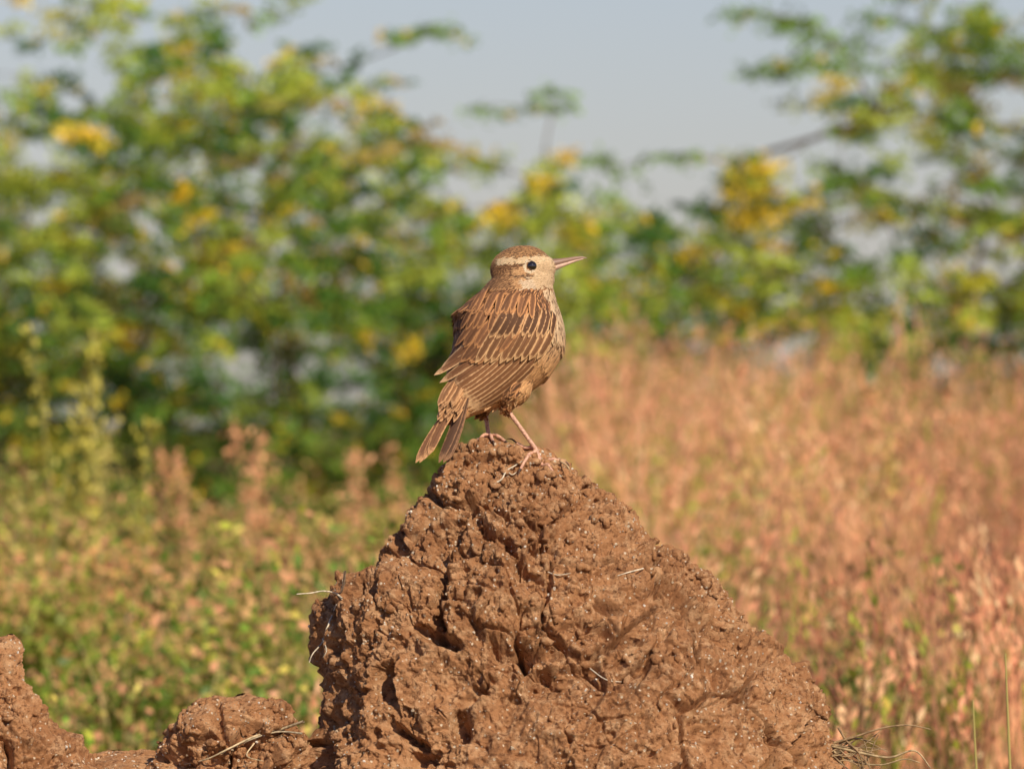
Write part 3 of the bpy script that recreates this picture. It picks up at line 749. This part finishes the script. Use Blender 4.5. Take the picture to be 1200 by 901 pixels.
weed(95,15,385,1,2,0.03,(0.56,0.48,0.08)); weed(115,14,450,2,3,0.05,(0.56,0.48,0.08)); weed(60,14,440,4,2,0.04,(0.56,0.48,0.08)); weed(30,14,490,3,3,0.06); weed(150,15,520,6,3,0.08,(0.4,0.4,0.07))
OR=(0.85,0.42,0.21)
for i,(p_,D_,t_) in enumerate([(880,16,455),(730,17,460),(1140,15,445),(1010,15,500),(235,17,490),(300,16,505),(960,18,475),(1180,17,465),(800,16,485),(690,15,500),(400,17,520),(1060,16,470)]):
    weed(p_,D_,t_,20+i,4,0.09,OR if i%3 else (0.7,0.5,0.15))
def shrub(px0,D,top,wd,seed,g):
    A=Acc(); r_=np.random.default_rng(seed); k=D*1e-4; x0=(px0-600)*k; y0=D-6; H=CAMZ+(500-top)*k; W=wd*k
    for i in range(26):
        a_=r_.random()*6.283; rr=W*math.sqrt(r_.random()); h=H*(0.6+0.4*r_.random())*(1-0.35*(rr/W)**2)
        tip=np.array([x0+math.cos(a_)*rr,y0+math.sin(a_)*rr*0.8,h]); base=np.array([x0+0.15*math.cos(a_)*rr,y0,0])
        mid=(base+tip)/2+0.02*r_.normal(size=3)
        v,f=tube([base,mid,tip],[0.004,0.0028,0.001],5,3); A.add(v,f,col=(0.25,0.17,0.09))
        m=170; q=(0.3+0.7*r_.random((m,1))**0.7); C=base*(1-q)**2+2*mid*q*(1-q)+tip*q*q+0.028*r_.normal(size=(m,3))
        Ad=rdir(r_,m);Bd=nrm(np.cross(Ad,rdir(r_,m))); l=(0.006+0.007*r_.random(m))[:,None]
        gc=np.array(g)*(0.5+0.7*r_.random()); col=gc*(0.65+0.7*r_.random((m,1)))*np.ones((m,3)); tp=(q[:,0]>0.85)&(r_.random(m)<0.4); col[tp]=(0.72,0.42,0.17)
        v,f,c=rhombi(C,Ad*l,Bd*l*0.5,col); A.add(v,f,col=c)
    return A.build('wild_shrub',leafm,None,False)
for i,(p_,D_,t_,w_,g_) in enumerate([(20,18,520,70,(0.30,0.37,0.05)),(120,20,535,80,(0.20,0.29,0.035)),(210,18,552,60,(0.40,0.38,0.07)),(320,21,550,80,(0.17,0.26,0.03)),(420,19,560,60,(0.34,0.38,0.06)),(470,16,600,50,(0.26,0.34,0.045)),
  (60,13,640,80,(0.30,0.35,0.05)),(280,12,690,90,(0.34,0.37,0.06)),(180,14,610,70,(0.18,0.27,0.04)),(380,13,650,70,(0.20,0.29,0.04)),(150,11,770,80,(0.28,0.34,0.05)),(330,10.5,800,70,(0.20,0.27,0.04)),(-120,17,500,120,(0.2,0.28,0.04)),
  (700,19,530,45,(0.34,0.36,0.06)),(985,11,740,60,(0.15,0.23,0.04)),(1085,10.5,800,50,(0.26,0.31,0.05)),(900,13,690,45,(0.24,0.30,0.05)),(860,14,640,50,(0.34,0.36,0.06)),(1300,17,500,120,(0.3,0.3,0.05))]):
    shrub(p_,D_,t_,w_,70+i,g_)
A=Acc()
for (x0,x1,t,dd) in ((1186,1178,765,700),(1150,1140,820,900),(1196,1204,800,800)):
    D=6+dd*S; k=D*1e-4
    b0=np.array([(x0-600)*k,dd*S,0.0]); b1=np.array([(x1-600)*k,dd*S,CAMZ+(500-t)*k])
    v,f=tube([b0,(b0+b1)/2+np.array([0.004,0,0]),b1],[0.0022,0.0018,0.0006],6,6); A.add(v,f,col=(0.5,0.42,0.14))
A.build('grass_stalk',grassm)
# ---------------------------------------------------------------- world, sun, camera
EL=math.radians(36); AZ=math.radians(26)
sd=Vector((math.sin(AZ)*math.cos(EL),-math.cos(AZ)*math.cos(EL),math.sin(EL)))
w=bpy.data.worlds.new('World'); scene.world=w; w.use_nodes=True; nt=w.node_tree
sky=nt.nodes.new('ShaderNodeTexSky'); sky.sky_type='NISHITA'; sky.sun_disc=False; sky.sun_elevation=EL; sky.sun_rotation=math.pi-AZ
sky.air_density=1.0; sky.dust_density=0.5; sky.ozone_density=2.0
tint=mixc(nt,1.0,sky.outputs[0],(0.78,0.74,0.90),'MULTIPLY')
nt.links.new(tint,nt.nodes['Background'].inputs['Color'])
nt.nodes['Background'].inputs['Strength'].default_value=0.095
ld=bpy.data.lights.new('sun','SUN'); ld.energy=5.0; ld.angle=math.radians(0.5); ld.color=(1.0,0.90,0.72)
lo=bpy.data.objects.new('sun',ld); scene.collection.objects.link(lo); lo.rotation_euler=sd.to_track_quat('Z','Y').to_euler()
cd=bpy.data.cameras.new('camera'); cam=bpy.data.objects.new('camera',cd); scene.collection.objects.link(cam)
cam.location=(0,-6,CAMZ); cd.sensor_width=36; cd.lens=300; cd.clip_end=6000; cd.clip_start=0.05
tgt=Vector((0,0,CAMZ+(500-450.5)*S))
cam.rotation_euler=(tgt-cam.location).to_track_quat('-Z','Y').to_euler()
cd.dof.use_dof=True; cd.dof.focus_distance=5.97; cd.dof.aperture_fstop=22
scene.camera=cam
scene.view_settings.view_transform='Standard'; scene.view_settings.look='None'; scene.view_settings.exposure=0
